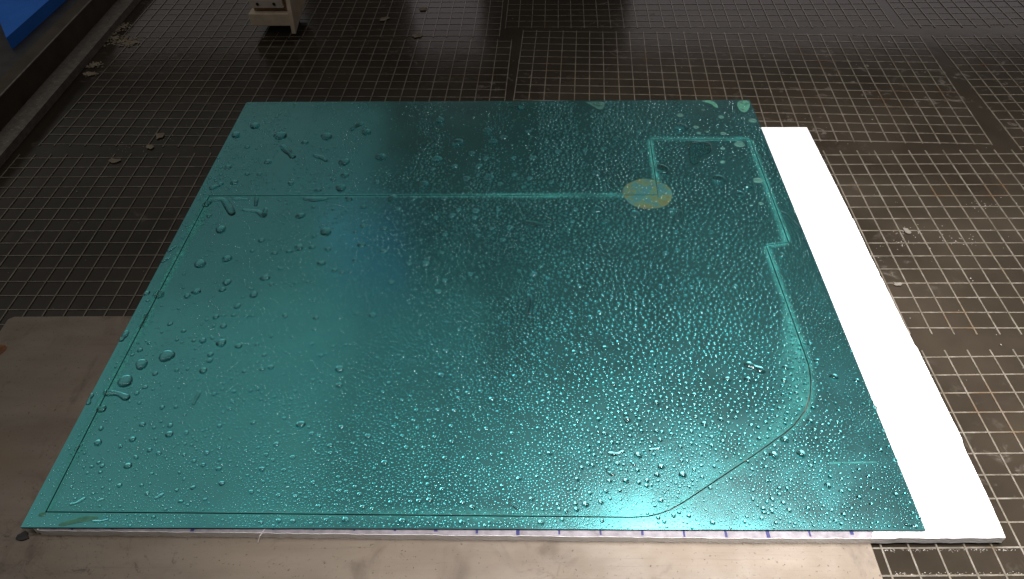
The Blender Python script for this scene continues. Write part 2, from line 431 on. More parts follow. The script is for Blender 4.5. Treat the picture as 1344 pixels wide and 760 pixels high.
# round yellow-green stain where the cut starts: one piece on each side of the cut
cx, cy, R_, kx, ky = .1320, .6740, .0270, .1432, .6716
def disc_arc(a0, a1, n=40):
    return [(cx + R_ * (1 + .015 * math.sin(5 * a)) * math.cos(a), cy + R_ * (1 + .015 * math.sin(5 * a)) * math.sin(a)) for a in [a0 + (a1 - a0) * i / n for i in range(n + 1)]]
aT = math.acos((kx - KERF*1.6 - cx + .0011) / R_); aL = math.pi - math.asin((ky + KERF*1.4 - cy) / R_) 
q1 = disc_arc(aT, aL) + [(kx - KERF*1.4, ky + KERF*1.4)]
mesh_obj("round_stain", *slab_data([q1], SZ1 + .00008, SZ1 + .00022), M_STAIN, frame)
aL2 = math.pi - math.asin((ky - KERF*1.2 - cy) / R_); aT2 = math.acos((kx + KERF*1.4 - cx + .0011) / R_) 
q2 = disc_arc(aL2, math.tau + aT2) + [(kx + KERF*1.2, ky - KERF*1.2)]
mesh_obj("round_stain", *slab_data([q2], SZ1 + .00008, SZ1 + .00022), M_STAIN, panel)
band(sub([(.2313, .3304), (.2677, .3309)], 6), .0016, .0016, frame, +1, "scratch", st=.35)

# ------------------------------------------------------------------ water drops on the sheet
DROPS = "153.9,718.8,19.1 187.9,806.1,18.6 -304,800.6,18.2 213.7,698.3,17.9 -246.3,797.4,16.2 -83.6,779.7,15.8 74.3,645.9,14.8 -325.4,444,14.7 -215.3,742.3,14.6 -172.8,751.3,14.6 -352.2,415.4,14.3 -43.8,707.1,14 -117.1,695.6,13.9 108.8,781.3,13.8 114.2,637,13.8 -341.4,824.2,13.7 -105.9,744.9,13.6 251.8,767.7,13.5,1 -198.5,806.3,13.4 231.8,669.4,13.3 -49.2,804,13.2 -210.4,691.9,13.1 -213.2,615.2,13.1 -41,780.2,13 -149.4,670.9,12.8 -108.8,830.2,12.6 -332.5,566.7,12.6 -360.1,803.8,12.5 -326.8,621.1,12.4 78.1,711.6,12.2 -344.8,434.4,12.2 -359.8,522.9,12.1 257.6,695.8,11.9,1 -307.2,574.4,11.9 243.3,684.7,11.8 6.7,745.3,11.7 -245.9,642.8,11.7 -236.7,591,11.5 -69.1,706.2,11.4 -28.2,789.9,11.2 278.3,819.2,11.2,1 -198.4,671.9,11.1 -126.3,670.4,11.1 137.3,797.3,11.1 -261,545.3,11.1 -305.9,745.1,11 -350.7,735.3,11 -210.1,716.2,11 -56.1,729.8,11 36.7,757.1,10.9 -65.8,756.5,10.9 90.7,761.2,10.9 -56.2,647,10.8 -335.1,704.9,10.7 -280.3,459.1,10.6 82.3,626,10.5 -270.3,784.6,10.4 151.1,819.3,10.4 1.7,800.9,10.3 -92.3,669.7,10.2 -297.4,539.2,10 -102.7,562.9,10 -48.2,745.1,9.9 135.2,754.7,9.9 -324,526.7,9.9 -81.4,639.6,9.9 58.5,555.8,9.9 -84.2,730.5,9.8 -266.2,521.6,9.8 -19,617.8,9.7 2.7,704.5,9.6 -172.1,593,9.6 191.7,834.1,9.5,1 -208.8,565.8,9.4 5.1,545.9,9.4 210.9,674.3,9.2 138.2,573.9,9.2 201.1,583.3,9.2 -361.3,385.8,9.2 50.8,646.4,9.1 253.3,569.6,9.1 -15.8,745.8,9 68.9,759.5,9 -269.2,701.9,8.8 -14.7,712.3,8.8 127.4,526.3,8.8 -166.5,427.2,8.8 -235.8,688.2,8.7 -147.7,582.3,8.7 -140.8,652.2,8.7 -26.3,598.1,8.7 -188.5,368.4,8.7 -31,695.1,8.6 26.8,696.7,8.6 211.8,337.3,8.6 -179.9,656.5,8.5 241.5,828.4,8.5,1 -175.5,624.1,8.5 150.4,578.3,8.5 206.6,806.3,8.4,1 259.5,414,8.4 23.6,778.5,8.3 -75,649,8.3 237.3,791.2,8.3,1 -223.1,590.8,8.3 190.1,336.4,8.3 -151.9,619.1,8.2 -87.2,522.5,8.2 -56.8,635.2,8.2 -278.7,602.7,8.1 -222,708.2,8 -108.8,725,8 -206.1,586.9,8 -86.6,607.8,8 198,525.3,8 -146.3,492.5,8 186.2,411.4,8 202.2,350.6,8 -170.4,700.3,7.9 153.5,607.1,7.9 -287.1,426.8,7.9 40.1,443.6,7.9 -298.2,462.2,7.8 108.4,441.9,7.8 168.7,411.9,7.8 -4.3,688.8,7.7 -193.4,555.4,7.7 -119.6,562.8,7.7 -278.2,506,7.7 -299,528.9,7.6 -346.2,644.8,7.6 -372.7,525.2,7.6 -338.7,776.4,7.5 -31.7,648.1,7.5 -331.1,520.4,7.5 -82.1,538.1,7.5 67.7,448.6,7.5 -98.5,636.5,7.4 -294.8,359.7,7.4 -134.2,536.7,7.3 -57.2,546.9,7.3 -38.2,616.9,7.3 47.2,626.7,7.3 102.1,517.3,7.3 -263.4,455.2,7.3 -350.7,351.9,7.3 -324.3,721,7.2 -310.2,720.6,7.2 -245.5,584,7.2 -260.1,581.9,7.2 -52,606,7.2 -284.2,480.1,7.2 221,424.6,7.2 84.7,337.1,7.2 -6.1,599,7.1 189.7,606.4,7.1 66.1,492.3,7.1 57.2,486.5,7.1 -317.9,330.1,7.1 225.2,732.2,7,1 -166.7,645.2,7 -175.2,569.9,7 36.6,577.9,7 -294.8,492.1,7 105.5,387.3,7 116.6,319.3,7 240.3,650.8,6.9 -76.5,419.1,6.9 141.2,366.1,6.9 178.1,553.8,6.8 49.3,527.9,6.7 135.8,539.5,6.7 216.1,410.1,6.7 -87.7,579.4,6.6 156.2,524.8,6.6 -229.3,492.8,6.6 -163.8,409.3,6.6 -74.4,446.7,6.6 16.7,458.8,6.6 84.9,503,6.6 -224.8,607.9,6.5 -185.4,551.9,6.5 251.7,654,6.5,1 -32,392.8,6.5 71.8,407.5,6.5 208.1,793,6.4,1 -111.6,599.7,6.4 42.9,614.1,6.4 39.7,492.6,6.4 66.9,433.5,6.4 230.4,759.6,6.3,1 67.5,588,6.3 19,539.8,6.3 -286.2,445.4,6.3 106,474.2,6.3 79.8,454.9,6.3 -323.5,355.1,6.3 -114.6,331.4,6.3 -137.2,282.6,6.3 -284.7,438.2,6.2 55.9,466.3,6.2 101.3,326.4,6.2 226.9,368.2,6.2 -56.7,711.8,6.1 238.1,734.9,6.1 12.1,556.5,6.1 -9.2,550.6,6.1 208.8,623.6,6.1 -199.6,489.9,6.1 -162.1,494.7,6.1 -227.7,430,6.1 -12.8,417.1,6.1 114.8,544.9,6 16.5,398.2,6 -52.4,399.5,6 -131.2,356.6,6 -235,657.6,5.9 -248.4,558.5,5.9 -205.5,513.4,5.9 68.7,529.3,5.9 165.2,532.2,5.9 33.1,470.4,5.9 23.2,412.8,5.9 250.2,431.9,5.9 138.1,395.8,5.9 226.2,487.2,5.9 177.3,492.8,5.9 -94.9,281.6,5.9 40.9,294.5,5.9 -252.4,535.9,5.8 33.6,560.7,5.8 148.9,513.5,5.8 54.5,503.5,5.8 209.5,524.7,5.8 -335.5,483.7,5.8 99,457.4,5.8 277.3,410,5.8 -320.5,369.5,5.8 -76.5,298.5,5.8 222.3,845.9,5.7,1 -181.9,614.6,5.7 -122,615.5,5.7 30.5,547.3,5.7 38.9,541.7,5.7 192.6,640.6,5.7 -197.9,474.8,5.7 100.2,497.8,5.7 45.3,451.6,5.7 249.4,451.1,5.7 -204.4,349.4,5.7 224.3,309.4,5.7 -284.1,585.8,5.6 83.6,612.6,5.6 138.3,609.8,5.6 -352.3,451.3,5.6 -265.9,492.7,5.6 90.3,436.8,5.6 93.2,478.8,5.6 11.1,389.7,5.6 -210.2,326.4,5.6 7.4,279.9,5.6 218.7,795.7,5.5,1 117.7,513.9,5.5 79.1,513.4,5.5 19.7,587.7,5.5 -328.7,423.7,5.5 -319.8,474.4,5.5 63.5,506.4,5.5 107.9,502.7,5.5 155.3,370.6,5.5 -332.2,408.7,5.4 152.1,402.6,5.4 -297,368.4,5.4 -50.6,280.2,5.4 97.2,319.4,5.4 72.6,314.2,5.4 -228.4,537.1,5.3 -170.4,541,5.3 -217.1,539.1,5.3 107,562.9,5.3 184.5,568.4,5.3 23.8,465.2,5.3 34,420.3,5.3 -20.7,511.7,5.3 -238.5,313.9,5.3 -67.2,335.3,5.3 -82.8,371,5.3 -64.4,365.5,5.3 -43.8,292.4,5.3 -310,386.9,5.2 -235.2,428,5.2 -3.4,455.9,5.2 3.6,441.3,5.2 -41.4,401.2,5.2 -297.3,341.3,5.2 -258.5,341.4,5.2 -160.6,347.7,5.2 -146.1,306.7,5.2 -62.8,350.6,5.2 -98.9,345.3,5.2 60.2,357.5,5.2 67.8,329.4,5.2 81.6,524.9,5.1 -337.2,402.1,5.1 -76.2,482.4,5.1 -76.6,382.1,5.1 141.2,430.9,5.1 139.2,489.3,5.1 -281.3,361.1,5.1 -353.7,365.8,5.1 -244.6,326.9,5.1 -154.4,365.7,5.1 -159.6,293.8,5.1 15.2,339.3,5.1 -84.3,297.9,5.1 247.5,357.4,5.1 228.3,359.8,5.1 201.2,662.1,5 180.3,513,5 -269.7,400.7,5 0.4,410.2,5 71.3,419.6,5 50.1,413.1,5 15,417.6,5 232.5,381.5,5 -314.3,337.9,5 -305.9,344.6,5 -177.8,359.3,5 -187.1,282.2,5 -14.6,358.1,5 25.5,361.8,5 -9.3,316.6,5 -80.2,317.7,5 56.3,371.7,5 33.8,290.4,5 273.7,340.4,5 272.1,301.7,5 -252.1,384.8,4.9 -197.1,457.2,4.9 -237.1,444.3,4.9 -94.5,381.9,4.9 -62.9,381.3,4.9 -101.8,491.5,4.9 28.4,388.8,4.9 103.5,400.6,4.9 -258.1,330.4,4.9 -255.7,367.7,4.9 -228.5,370.9,4.9 -188.3,337.1,4.9 -126.2,293,4.9 -84.9,345.2,4.9 -67.6,307.6,4.9 102,359.7,4.9 255.9,622.6,4.8 -185.7,443,4.8 76,491.1,4.8 88.5,380.4,4.8 155.3,439.6,4.8 -318,312.5,4.8 -167.6,314.1,4.8 -51.3,296.2,4.8 0.5,299.2,4.8 52.4,296.3,4.8 237.2,349.2,4.8 -60.4,580.1,4.7 -113.8,507.3,4.7 225.8,542,4.7 -278.6,493.9,4.7 -60.9,402.2,4.7 133.8,457.9,4.7 -213.6,306.4,4.7 -159,340.7,4.7 -134.6,310,4.7 -35.6,363,4.7 35.8,316,4.7 60.3,314.2,4.7 88.9,314.5,4.7 -123.8,477.1,4.6 15.6,442.6,4.6 -176.2,281.9,4.6 97.1,297.3,4.6 -62.9,540.4,4.5 -100.1,520.8,4.5 -180.7,517.2,4.5 86.9,534.4,4.5 -165.8,455.6,4.5 -236.2,467.1,4.5 48.3,389.4,4.5 -32.9,467.4,4.5 -259.8,310.4,4.5 -331,348.4,4.5 -178.8,302.3,4.5 -91.8,363.7,4.5 -77.1,355.4,4.5 -103.3,356.4,4.5 6.5,363,4.5 44.8,329.5,4.5 39.9,326.1,4.5 82.6,323.5,4.5 190.2,289.1,4.5 216,326.6,4.5 177.4,288.5,4.5 -60.1,394.4,4.4 -131.5,451.9,4.4 -20,392.1,4.4 -266.5,334,4.4 -192.8,325.5,4.4 46.4,345.5,4.4 44.7,303.8,4.4 113.6,356.4,4.4 82.6,312.8,4.4 56.9,305.4,4.4 132.4,279.2,4.4 256.9,317.1,4.4 -347,459.9,4.3 -233.3,405.8,4.3 -187.6,415.4,4.3 -180.1,413.2,4.3 -239.4,486.4,4.3 -216.9,465.9,4.3 267.5,443.7,4.3 122.1,385.1,4.3 114.6,392.8,4.3 -293.9,305.5,4.3 -171.1,357.3,4.3 14.6,372.5,4.3 104.9,285.1,4.3 168.4,330.8,4.3 232.9,304.4,4.3 244.3,299.3,4.3 204.2,290.5,4.3 187.4,295,4.3 180,298.2,4.3 -251.5,392.4,4.2 -298.4,387.3,4.2 -121.3,411.4,4.2 -107.6,392.4,4.2 153.4,485.2,4.2 252.8,378.2,4.2 -265.5,298.5,4.2 -209.9,339.6,4.2 -140.4,306,4.2 -118.7,291.4,4.2 -105.5,296.7,4.2 -142.4,349.7,4.2 5,318.2,4.2 131.1,317.2,4.2 135.8,307.9,4.2 259.6,334.6,4.2 228.9,285.5,4.2 168.5,282.6,4.2 -288,493.6,4.1 -148.8,318.8,4.1 -151.7,282.7,4.1 -199.9,280.8,4.1 -121.8,326.1,4.1 21.1,290.8,4.1 23.1,282.3,4.1 118.8,344.7,4.1 133.9,337.4,4.1 -322.6,463.4,4 -22.4,480.3,4 234.3,431.7,4 -342.5,333.1,4 -276.4,340.1,4 -113,309.2,4 -21.8,310.4,4 -49.4,318.6,4 142.1,326.6,4 93.4,283.3,4 97.5,280.2,4 233.4,339.5,4 221.3,280.3,4 283.1,331.9,4 -176.8,454.2,3.9 138,407.2,3.9 -346.6,329.6,3.9 -203.4,334.7,3.9 -138.4,340.3,3.9 -40.9,334.3,3.9 -30.6,338.4,3.9 -22.3,339.2,3.9 165.7,298.4,3.9 236.1,314.6,3.9 227.9,316.9,3.9 186,302,3.9 197.6,314.1,3.9 193.1,306.9,3.9 -301.7,428.7,3.8 204.9,402.5,3.8 -300.6,312.6,3.8 -309.8,366.3,3.8 52.2,281.2,3.8 278.7,302.2,3.8 279.6,294.5,3.8 281,343.6,3.8 171.2,287.3,3.8 -264.2,406.1,3.7 -337.7,324.4,3.7 -1.3,346.8,3.7 -41.4,361.6,3.7 67.4,306,3.7 251.9,323.2,3.7 167.4,305.7,3.7 -296.4,322.8,3.6 -52.5,335.5,3.6 117.9,332,3.6 251.6,293.8,3.6 283.7,359.4,3.6 -316.9,460.1,3.5 -304.6,355.3,3.5 279.1,286.2,3.5 179.8,313.6,3.5 271.7,324.8,3.3 256.7,307,3.2 202.8,413.2,3.1 260.6,289.6,3.1 224.8,334.8,3.1"
SPINES = [(4.6,[(-295.8,776.9),(-279.0,755.5)]),(2.9,[(-217.5,812.1),(-207.1,825.8)]),(3.3,[(-252.6,756.4),(-245.5,753.1),(-237.9,746.6)]),(3.8,[(-246.6,672.9),(-235.1,671.3),(-224.2,672.5)]),(3.6,[(-358.0,695.2),(-350.3,702.3)]),(4.1,[(-355.7,664.2),(-351.3,672.4),(-339.3,672.7),(-330.0,660.9),(-322.4,648.6)]),(2.1,[(-327.6,674.1),(-311.8,672.9)]),(2.4,[(-302.5,676.9),(-299.9,663.0)]),(3.1,[(-310.2,653.7),(-294.3,650.7),(-286.7,643.9),(-286.6,655.1)]),(4.3,[(-21.5,862.4),(-5.8,856.3)]),(2.1,[(-371.6,587.4),(-367.1,593.3)]),(2.1,[(-372.4,570.9),(-367.2,576.6)]),(4.0,[(-0.4,626.3),(10.9,622.3),(21.4,620.8)]),(2.6,[(0.7,515.6),(1.7,505.3),(-0.1,493.2)]),(3.5,[(152.5,642.8),(162.9,641.2),(158.3,627.1)]),(2.8,[(271.7,635.2),(275.9,626.1),(279.8,613.4)]),(1.7,[(-282.9,402.9),(-284.4,390.7)]),(3.2,[(-363.5,402.9),(-353.8,402.0),(-344.9,397.8)]),(2.9,[(-374.4,465.0),(-373.0,472.6)]),(2.1,[(-361.7,481.1),(-361.6,489.0),(-362.3,497.0)]),(2.0,[(-375.9,400.5),(-375.2,392.3)]),(3.7,[(190.3,427.8),(195.0,424.8),(199.3,421.7)]),(1.3,[(-349.0,296.6),(-344.8,297.9),(-341.0,301.4)]),(1.2,[(-329.4,299.1),(-325.9,300.7)]),(1.0,[(-326.2,282.5),(-320.4,282.5),(-316.2,283.7)]),(1.5,[(-285.4,301.5),(-281.7,304.8)]),(1.8,[(-366.2,345.4),(-363.6,349.8)]),(1.1,[(-16.4,300.2),(-14.1,295.0),(-10.0,291.5)]),(1.8,[(62.6,339.0),(67.4,338.2),(73.0,340.3)]),(1.4,[(94.9,341.9),(101.7,343.2)]),(1.6,[(59.2,325.7),(60.1,322.3),(63.4,319.8)]),(1.4,[(78.7,331.1),(80.8,328.3)]),(3.0,[(79.2,375.8),(79.6,369.7)]),(1.5,[(271.4,277.1),(277.6,275.8)])]
POOLS = {'puddle':[(192.6,770.9),(199.7,775.6),(210.8,776.3),(219.1,771.8),(217.7,758.9),(213.3,749.5),(201.9,745.1),(196.2,726.8),(187.4,727.0),(189.1,748.6)],'s1':[(223.5,868.1),(238.2,868.5),(241.6,860.1),(242.6,849.7),(238.0,850.9),(234.8,860.3),(225.8,864.3)],'s2':[(269.2,866.8),(284.8,867.0),(283.2,855.1),(277.2,840.7),(269.9,837.3),(265.8,850.1)],'s3':[(73.6,870.0),(103.1,870.3),(95.5,847.8),(88.2,853.5),(81.0,863.0)]}

D = [tuple(float(q) for q in s.split(',')) for s in DROPS.split()]
def cap(R, h, seg, rings, wob=.06, flat=False, rnd=random):
    """spherical-cap drop with a slightly uneven outline, open underneath"""
    ph = [rnd.uniform(0, math.tau) for _ in range(3)]; am = [rnd.uniform(0, wob) for _ in range(3)]
    rho = (R * R + h * h) / (2 * h)
    V = [(0, 0, h)]; F = []
    for r in range(1, rings + 1):
        t = r / rings; t = math.sin(t * math.pi / 2) if flat else t
        z = h * (1 - t ** 4) ** .5 if flat else math.sqrt(max(0, rho * rho - (t * R) ** 2)) - (rho - h)
        for s in range(seg):
            a = s * math.tau / seg
            k = 1 + t * (am[0] * math.cos(2 * a + ph[0]) + am[1] * .7 * math.cos(3 * a + ph[1]) + am[2] * .4 * math.cos(5 * a + ph[2]))
            V.append((R * t * k * math.cos(a), R * t * k * math.sin(a), z))
    V = [(x, y, z - (.00005 if z < 1e-7 else 0)) for x, y, z in V]
    for s in range(seg):
        F.append((0, 1 + s, 1 + (s + 1) % seg))
    for r in range(rings - 1):
        for s in range(seg):
            a, b = 1 + r * seg + s, 1 + r * seg + (s + 1) % seg
            F.append((a, a + seg, b + seg, b))
    return V, F
def drop_height(R):
    return min(.50 * R, .0009 + .28 * R) if R > .0012 else .55 * R
def zone(x, y):
    """where on the sheet, told by the cut lines, the stain and the edges"""
    if y > .683:
        if x > .147: return "inside the notch behind the round stain" if (x < .266 and y < .778) else "by the pale splashes at the far corner"
        if x < -.26: return "in the hazy far corner above the straight cut"
        if x < -.12: return "on the hazy stretch above the straight cut"
        if x < .02: return "above the middle of the straight cut"
        return "above the straight cut, towards the stain"
    if x > .243 and y > .33: return "on the margin next to the white foam"
    if y < .287 or (x > .12 and y < .30 + (x - .12) * .62): return "outside the cut along the front edge" if x < .12 else "outside the slanted cut, near the front corner"
    if x < -.33: return "along the side cut by the tan plate"
    if y > .56: return ["just below the straight cut's hazy end", "just below the straight cut's middle", "below the round stain"][0 if x < -.15 else 1 if x < .06 else 2]
    if y > .43: return ["halfway down, where drops are sparse", "halfway down, around the thin upright streak", "halfway down, towards the frosted curve"][0 if x < -.15 else 1 if x < .09 else 2]
    if y > .335: return ["in front, beside the short slanting streak", "in front, amid the fine speckle", "in front, before the slanted cut"][0 if x < -.2 else 1 if x < .03 else 2]
    return ["just inside the front cut, side corner", "just inside the front cut, over the pen ticks", "just inside the front cut, near its curved end"][0 if x < -.22 else 1 if x < .03 else 2]
BIG = []; ROUND = {}
for i, d in enumerate(D):
    x, y, R = d[0] / 1e3, d[1] / 1e3, d[2] / 2e3 * .92
    BIG.append((x, y, R))
    if i >= 300: continue
    milky = len(d) > 3
    flat = R > .0055
    h = min(drop_height(R), .0026) if not milky else .0006
    V, F = cap(R, h, 26, 7, .10 if R > .004 else .07, flat)
    o = mesh_obj("milky_drop" if milky else "water_drop", V, F, M_MILKY if milky else M_DROP, None, True, (x, y, SZ1))
    size = "large" if d[2] > 8.5 else "middling" if d[2] > 6.2 else "small"
    kind = "pale milky" if milky else size + " round water"
    ROUND.setdefault((kind, zone(x, y)), []).append((o, x, y))
inv = cam.matrix_world.inverted()
ORD = ["first", "second", "third", "fourth", "fifth", "sixth", "seventh", "eighth", "ninth", "tenth"]
for (kind, zn), lst in ROUND.items():
    def sx(q):
        p = inv @ Vector((q[1], q[2], SZ1)); return p.x / -p.z
    lst.sort(key=sx)
    for k, (o, x, y) in enumerate(lst):
        nth = ORD[k] if k < 10 else "%dth" % (k + 1)
        lab = ("lone " + kind + " drop " + zn) if len(lst) == 1 else nth + " " + kind + " drop from left " + zn
        tag(o, lab, "drop", kind + " drops " + zn)
# long and bent drops: half-tubes with rounded ends
def spine_drop(r, pts, name="water_streak"):
    P = [Vector((a / 1e3, b / 1e3)) for a, b in pts]; r = r / 1e3 * .95
    # resample smooth
    S = []
    n = 8
    if len(P) == 2: P = [P[0], (P[0] + P[1]) / 2 + Vector((random.uniform(-1, 1), random.uniform(-1, 1))) * r * .3, P[1]]
    Q = [P[0] * 2 - P[1]] + P + [P[-1] * 2 - P[-2]]
    for i in range(1, len(Q) - 2):
        for k in range(n):
            t = k / n; a, b, c, d = Q[i-1], Q[i], Q[i+1], Q[i+2]
            S.append(.5 * ((2*b) + (c - a) * t + (2*a - 5*b + 4*c - d) * t*t + (3*b - a - 3*c + d) * t**3))
    S.append(P[-1])
    d0 = (S[0] - S[1]).normalized(); d1 = (S[-1] - S[-2]).normalized()
    rad = [r * (1 + .18 * math.sin(i / len(S) * 7.0 + pts[0][0])) for i in range(len(S))]
    pre = [(S[0] + d0 * rad[0] * math.sin(a), rad[0] * math.cos(a)) for a in (1.54, 1.25, .9, .5)]
    post = [(S[-1] + d1 * rad[-1] * math.sin(a), rad[-1] * math.cos(a)) for a in (.5, .9, 1.25, 1.54)]
    rows = pre + list(zip(S, rad)) + post
    V, F, m_ = [], [], 13
    c0 = S[len(S) // 2]
    H = min(.0019, .62 * r)
    for i, (p, rr_) in enumerate(rows):
        q0, q1 = rows[max(i-1, 0)][0], rows[min(i+1, len(rows)-1)][0]
        t = (q1 - q0).normalized(); nn = Vector((-t.y, t.x))
        for j in range(m_):
            a = math.pi * j / (m_ - 1); q = p - c0 + nn * rr_ * math.cos(a)
            V.append((q.x, q.y, H * (rr_ / r) ** .9 * math.sin(a) - .00004))
    for i in range(len(rows) - 1):
        for j in range(m_ - 1):
            a = i * m_ + j; F.append((a, a + m_, a + m_ + 1, a + 1))
    for p, rr_ in rows[4:-4:2]: BIG.append((p.x, p.y, rr_ * 1.15))
    o = mesh_obj(name, V, F, M_DROP, None, True, (c0.x, c0.y, SZ1))
    if o.data.polygons[len(F) // 2].normal.z < 0: o.data.flip_normals()
    return o
SPL = ["short fat water streak joined to a large drop in the far hazy corner", "thin straight water streak near the far edge of the haze", "bent little water streak in the far hazy corner",
 "flat lens-shaped water drop touching the long straight cut", "tapered water drop beside the far end of the frosted side cut", "branching bent water trail below the corner of the cut", "thin water trail under the corner of the long straight cut",
 "short upright water trail just under the long straight cut", "hooked water trail next to the branching trail", "bright teal water drop at the far edge of the sheet above a gap", "upper of two slanted water streaks on the far side margin",
 "lower of two slanted water streaks on the far side margin", "sausage-shaped long water drop below the long straight cut", "thin upright water streak in the middle of the sheet", "three-cornered water drop in front of the round stain",
 "curved water streak on the margin beside the notch step", "thin slanting water streak above a round drop, front part", "comma-shaped water drop at the frosted side cut", "tapered drop on the side margin level with the plate's far edge",
 "long narrow drop lying along the frosted side cut", "narrow white-glinting drop on the side margin near the comma drop", "wavy large water drop before the frosted curve", "thin wavy water streak just inside the front side corner",
 "tiny slanting streak next to the wavy front streak", "flat wavy streak outside the front cut near the side corner", "slanting pair-like streak inside the front cut", "long drop on the side cut near the front corner",
 "thin sickle-shaped water streak inside the front cut, mid-way", "bright flat water streak among drops before the front curve", "short bright streak right of the flat bright streak", "hook-shaped small drop under the flat bright streak",
 "tiny slanted drop near the hook-shaped drop", "broad upright drop above the flat bright streak", "white flat streak at the very front corner of the sheet"]
for (r, pts), lab in zip(SPINES, SPL):
    tag(spine_drop(r, pts), lab, "drop", "elongated drops on the teal sheet")
def pool(name, pts, h, mat):
    P = [(a / 1e3, b / 1e3) for a, b in pts]
    # smooth the outline
    for _ in range(2):
        P = [q for a, b in zip(P, P[1:] + P[:1]) for q in ((a[0]*.75 + b[0]*.25, a[1]*.75 + b[1]*.25), (a[0]*.25 + b[0]*.75, a[1]*.25 + b[1]*.75))]
    mx, my = sum(p[0] for p in P) / len(P), sum(p[1] for p in P) / len(P); n = len(P)
    V = [(0, 0, h)]; F = []
    lv = (.45, .7, .86, .95, 1.0)
    for t in lv:
        for p in P: V.append(((p[0] - mx) * t, (p[1] - my) * t, h * (1 - t ** 5) ** .5 - (.00005 if t == 1 else 0)))
    for s in range(n): F.append((0, 1 + s, 1 + (s + 1) % n))
    for r in range(len(lv) - 1):
        for s in range(n):
            a, b = 1 + r * n + s, 1 + r * n + (s + 1) % n; F.append((a, a + n, b + n, b))
    for p in P[::2]: BIG.append((p[0], p[1], .003))
    o = mesh_obj(name, V, F, mat, None, True, (mx, my, SZ1 + .0001))
    if o.data.polygons[0].normal.z < 0: o.data.flip_normals()
    return o
tag(pool("water_puddle", POOLS['puddle'], .0011, M_DROP), "dark flat water puddle inside the notch behind the round stain", "puddle")
tag(pool("slurry_splash", POOLS['s1'], .0004, M_SLURRY), "hooked pale green splash at the far edge of the sheet", "splash")
tag(pool("slurry_splash", POOLS['s2'], .0004, M_SLURRY), "broad pale green splash at the far corner next to the foam", "splash")
tag(pool("slurry_splash", POOLS['s3'], .0003, M_MILKY), "faint teal splash at the far edge above the round stain", "splash")
tag(pool("slurry_splash", [(-352, 281), (-338, 286), (-326, 287.5), (-322, 284), (-338, 281), (-350, 277.6)], .0003, M_SLURRY), "dull pale splash outside the front cut at the side corner", "splash")
tag(pool("slurry_splash", [(-371, 289), (-366, 290.5), (-364, 287), (-369, 285.5)], .0003, M_SLURRY), "little pale splash on the side margin at the front corner", "splash")

# the fine droplets: far more than could be told apart, one object
def vnoise(x, y, s, seed):
    g = np.random.default_rng(seed).random((96, 96)); u, v = (x * s) % 95, (y * s) % 95
    i, j = u.astype(int), v.astype(int); fu, fv = u - i, v - j
    fu, fv = fu*fu*(3-2*fu), fv*fv*(3-2*fv)
    return (g[i,j]*(1-fu)+g[i+1,j]*fu)*(1-fv)+(g[i,j+1]*(1-fu)+g[i+1,j+1]*fu)*fv
def sstep(v, a, b): t = np.clip((v - a) / (b - a), 0, 1); return t*t*(3-2*t)
NC = 340000
px = rng.uniform(-.376, .2845, NC); py = rng.uniform(.274, .880, NC)
left_b = -.3791 + (py - .2777) * .0187; far_b = .8823 - (px + .368) * .0215
ok = (px > left_b + .002) & (py < far_b - .002) & (py > .2777 - (px + .379) * .0074 + .001)
dens = .38 + .62 * sstep(px - .62 * (py - .6), -.24, -.06)                       # sparse on the hazy side, dense elsewhere
dens = np.maximum(dens, .95 * sstep(py, .66, .50) * sstep(px, -.37, -.27))
dens *= .30 + .70 * sstep(vnoise(px + 1, py, 38, 3), .22, .5)
run = sstep(vnoise(px + 1, py * .12, 42, 5), .52, .66) * sstep(py, .58, .74)     # run-off tracks without droplets
dens *= 1 - .9 * run
size_c = .62 + 1.10 * sstep(px, -.05, .12) * sstep(py, .30, .42) * sstep(px, .262, .236) + .55 * sstep(py, .55, .72)
R0 = np.exp(rng.normal(0, .58, NC)) * .00050 * size_c + .00016
R0 = np.clip(R0, .00030, .0021)
dens *= np.clip((.00055 / R0) ** .55, .4, 1.4)
keep = ok & (rng.random(NC) < dens)
px, py, R0 = px[keep], py[keep], R0[keep]
B = np.array(BIG)
clear = np.ones(len(px), bool)
for bx, by, br in B:
    m_ = (np.abs(px - bx) < br * 1.6) & (np.abs(py - by) < br * 1.6)
    if m_.any():
        k = np.where(m_)[0]; clear[k[np.hypot(px[k] - bx, py[k] - by) < br * 1.22 + R0[k]]] = False
for (x0, y0), (x1, y1) in zip(K, K[1:] + K[:1]):                                  # none across the cut itself
    L2 = (x1-x0)**2 + (y1-y0)**2; t = np.clip(((px-x0)*(x1-x0) + (py-y0)*(y1-y0)) / L2, 0, 1)
    clear &= np.hypot(px - x0 - t*(x1-x0), py - y0 - t*(y1-y0)) > R0 + KERF
px, py, R0 = px[clear], py[clear], R0[clear]
order = np.argsort(-R0); px, py, R0 = px[order], py[order], R0[order]
cell = .0036; grid = {}; sel = []
for i in range(len(px)):
    x, y, r = px[i], py[i], R0[i]; gi, gj = int(x / cell + 500), int(y / cell); good = True
    for a in (gi-1, gi, gi+1):
        for b in (gj-1, gj, gj+1):
            for (qx, qy, qr) in grid.get((a, b), ()):
                if (qx-x)**2 + (qy-y)**2 < (1.04 * (qr + r) + .00042) ** 2: good = False; break
            if not good: break
        if not good: break
    if good:
        grid.setdefault((gi, gj), []).append((x, y, r)); sel.append(i)
px, py, R0 = px[sel], py[sel], R0[sel]
extra = np.array([(x, y, r) for x, y, r in BIG[300:len(D)]])
px, py, R0 = np.concatenate([px, extra[:, 0]]), np.concatenate([py, extra[:, 1]]), np.concatenate([R0, extra[:, 2]])
n = len(px)
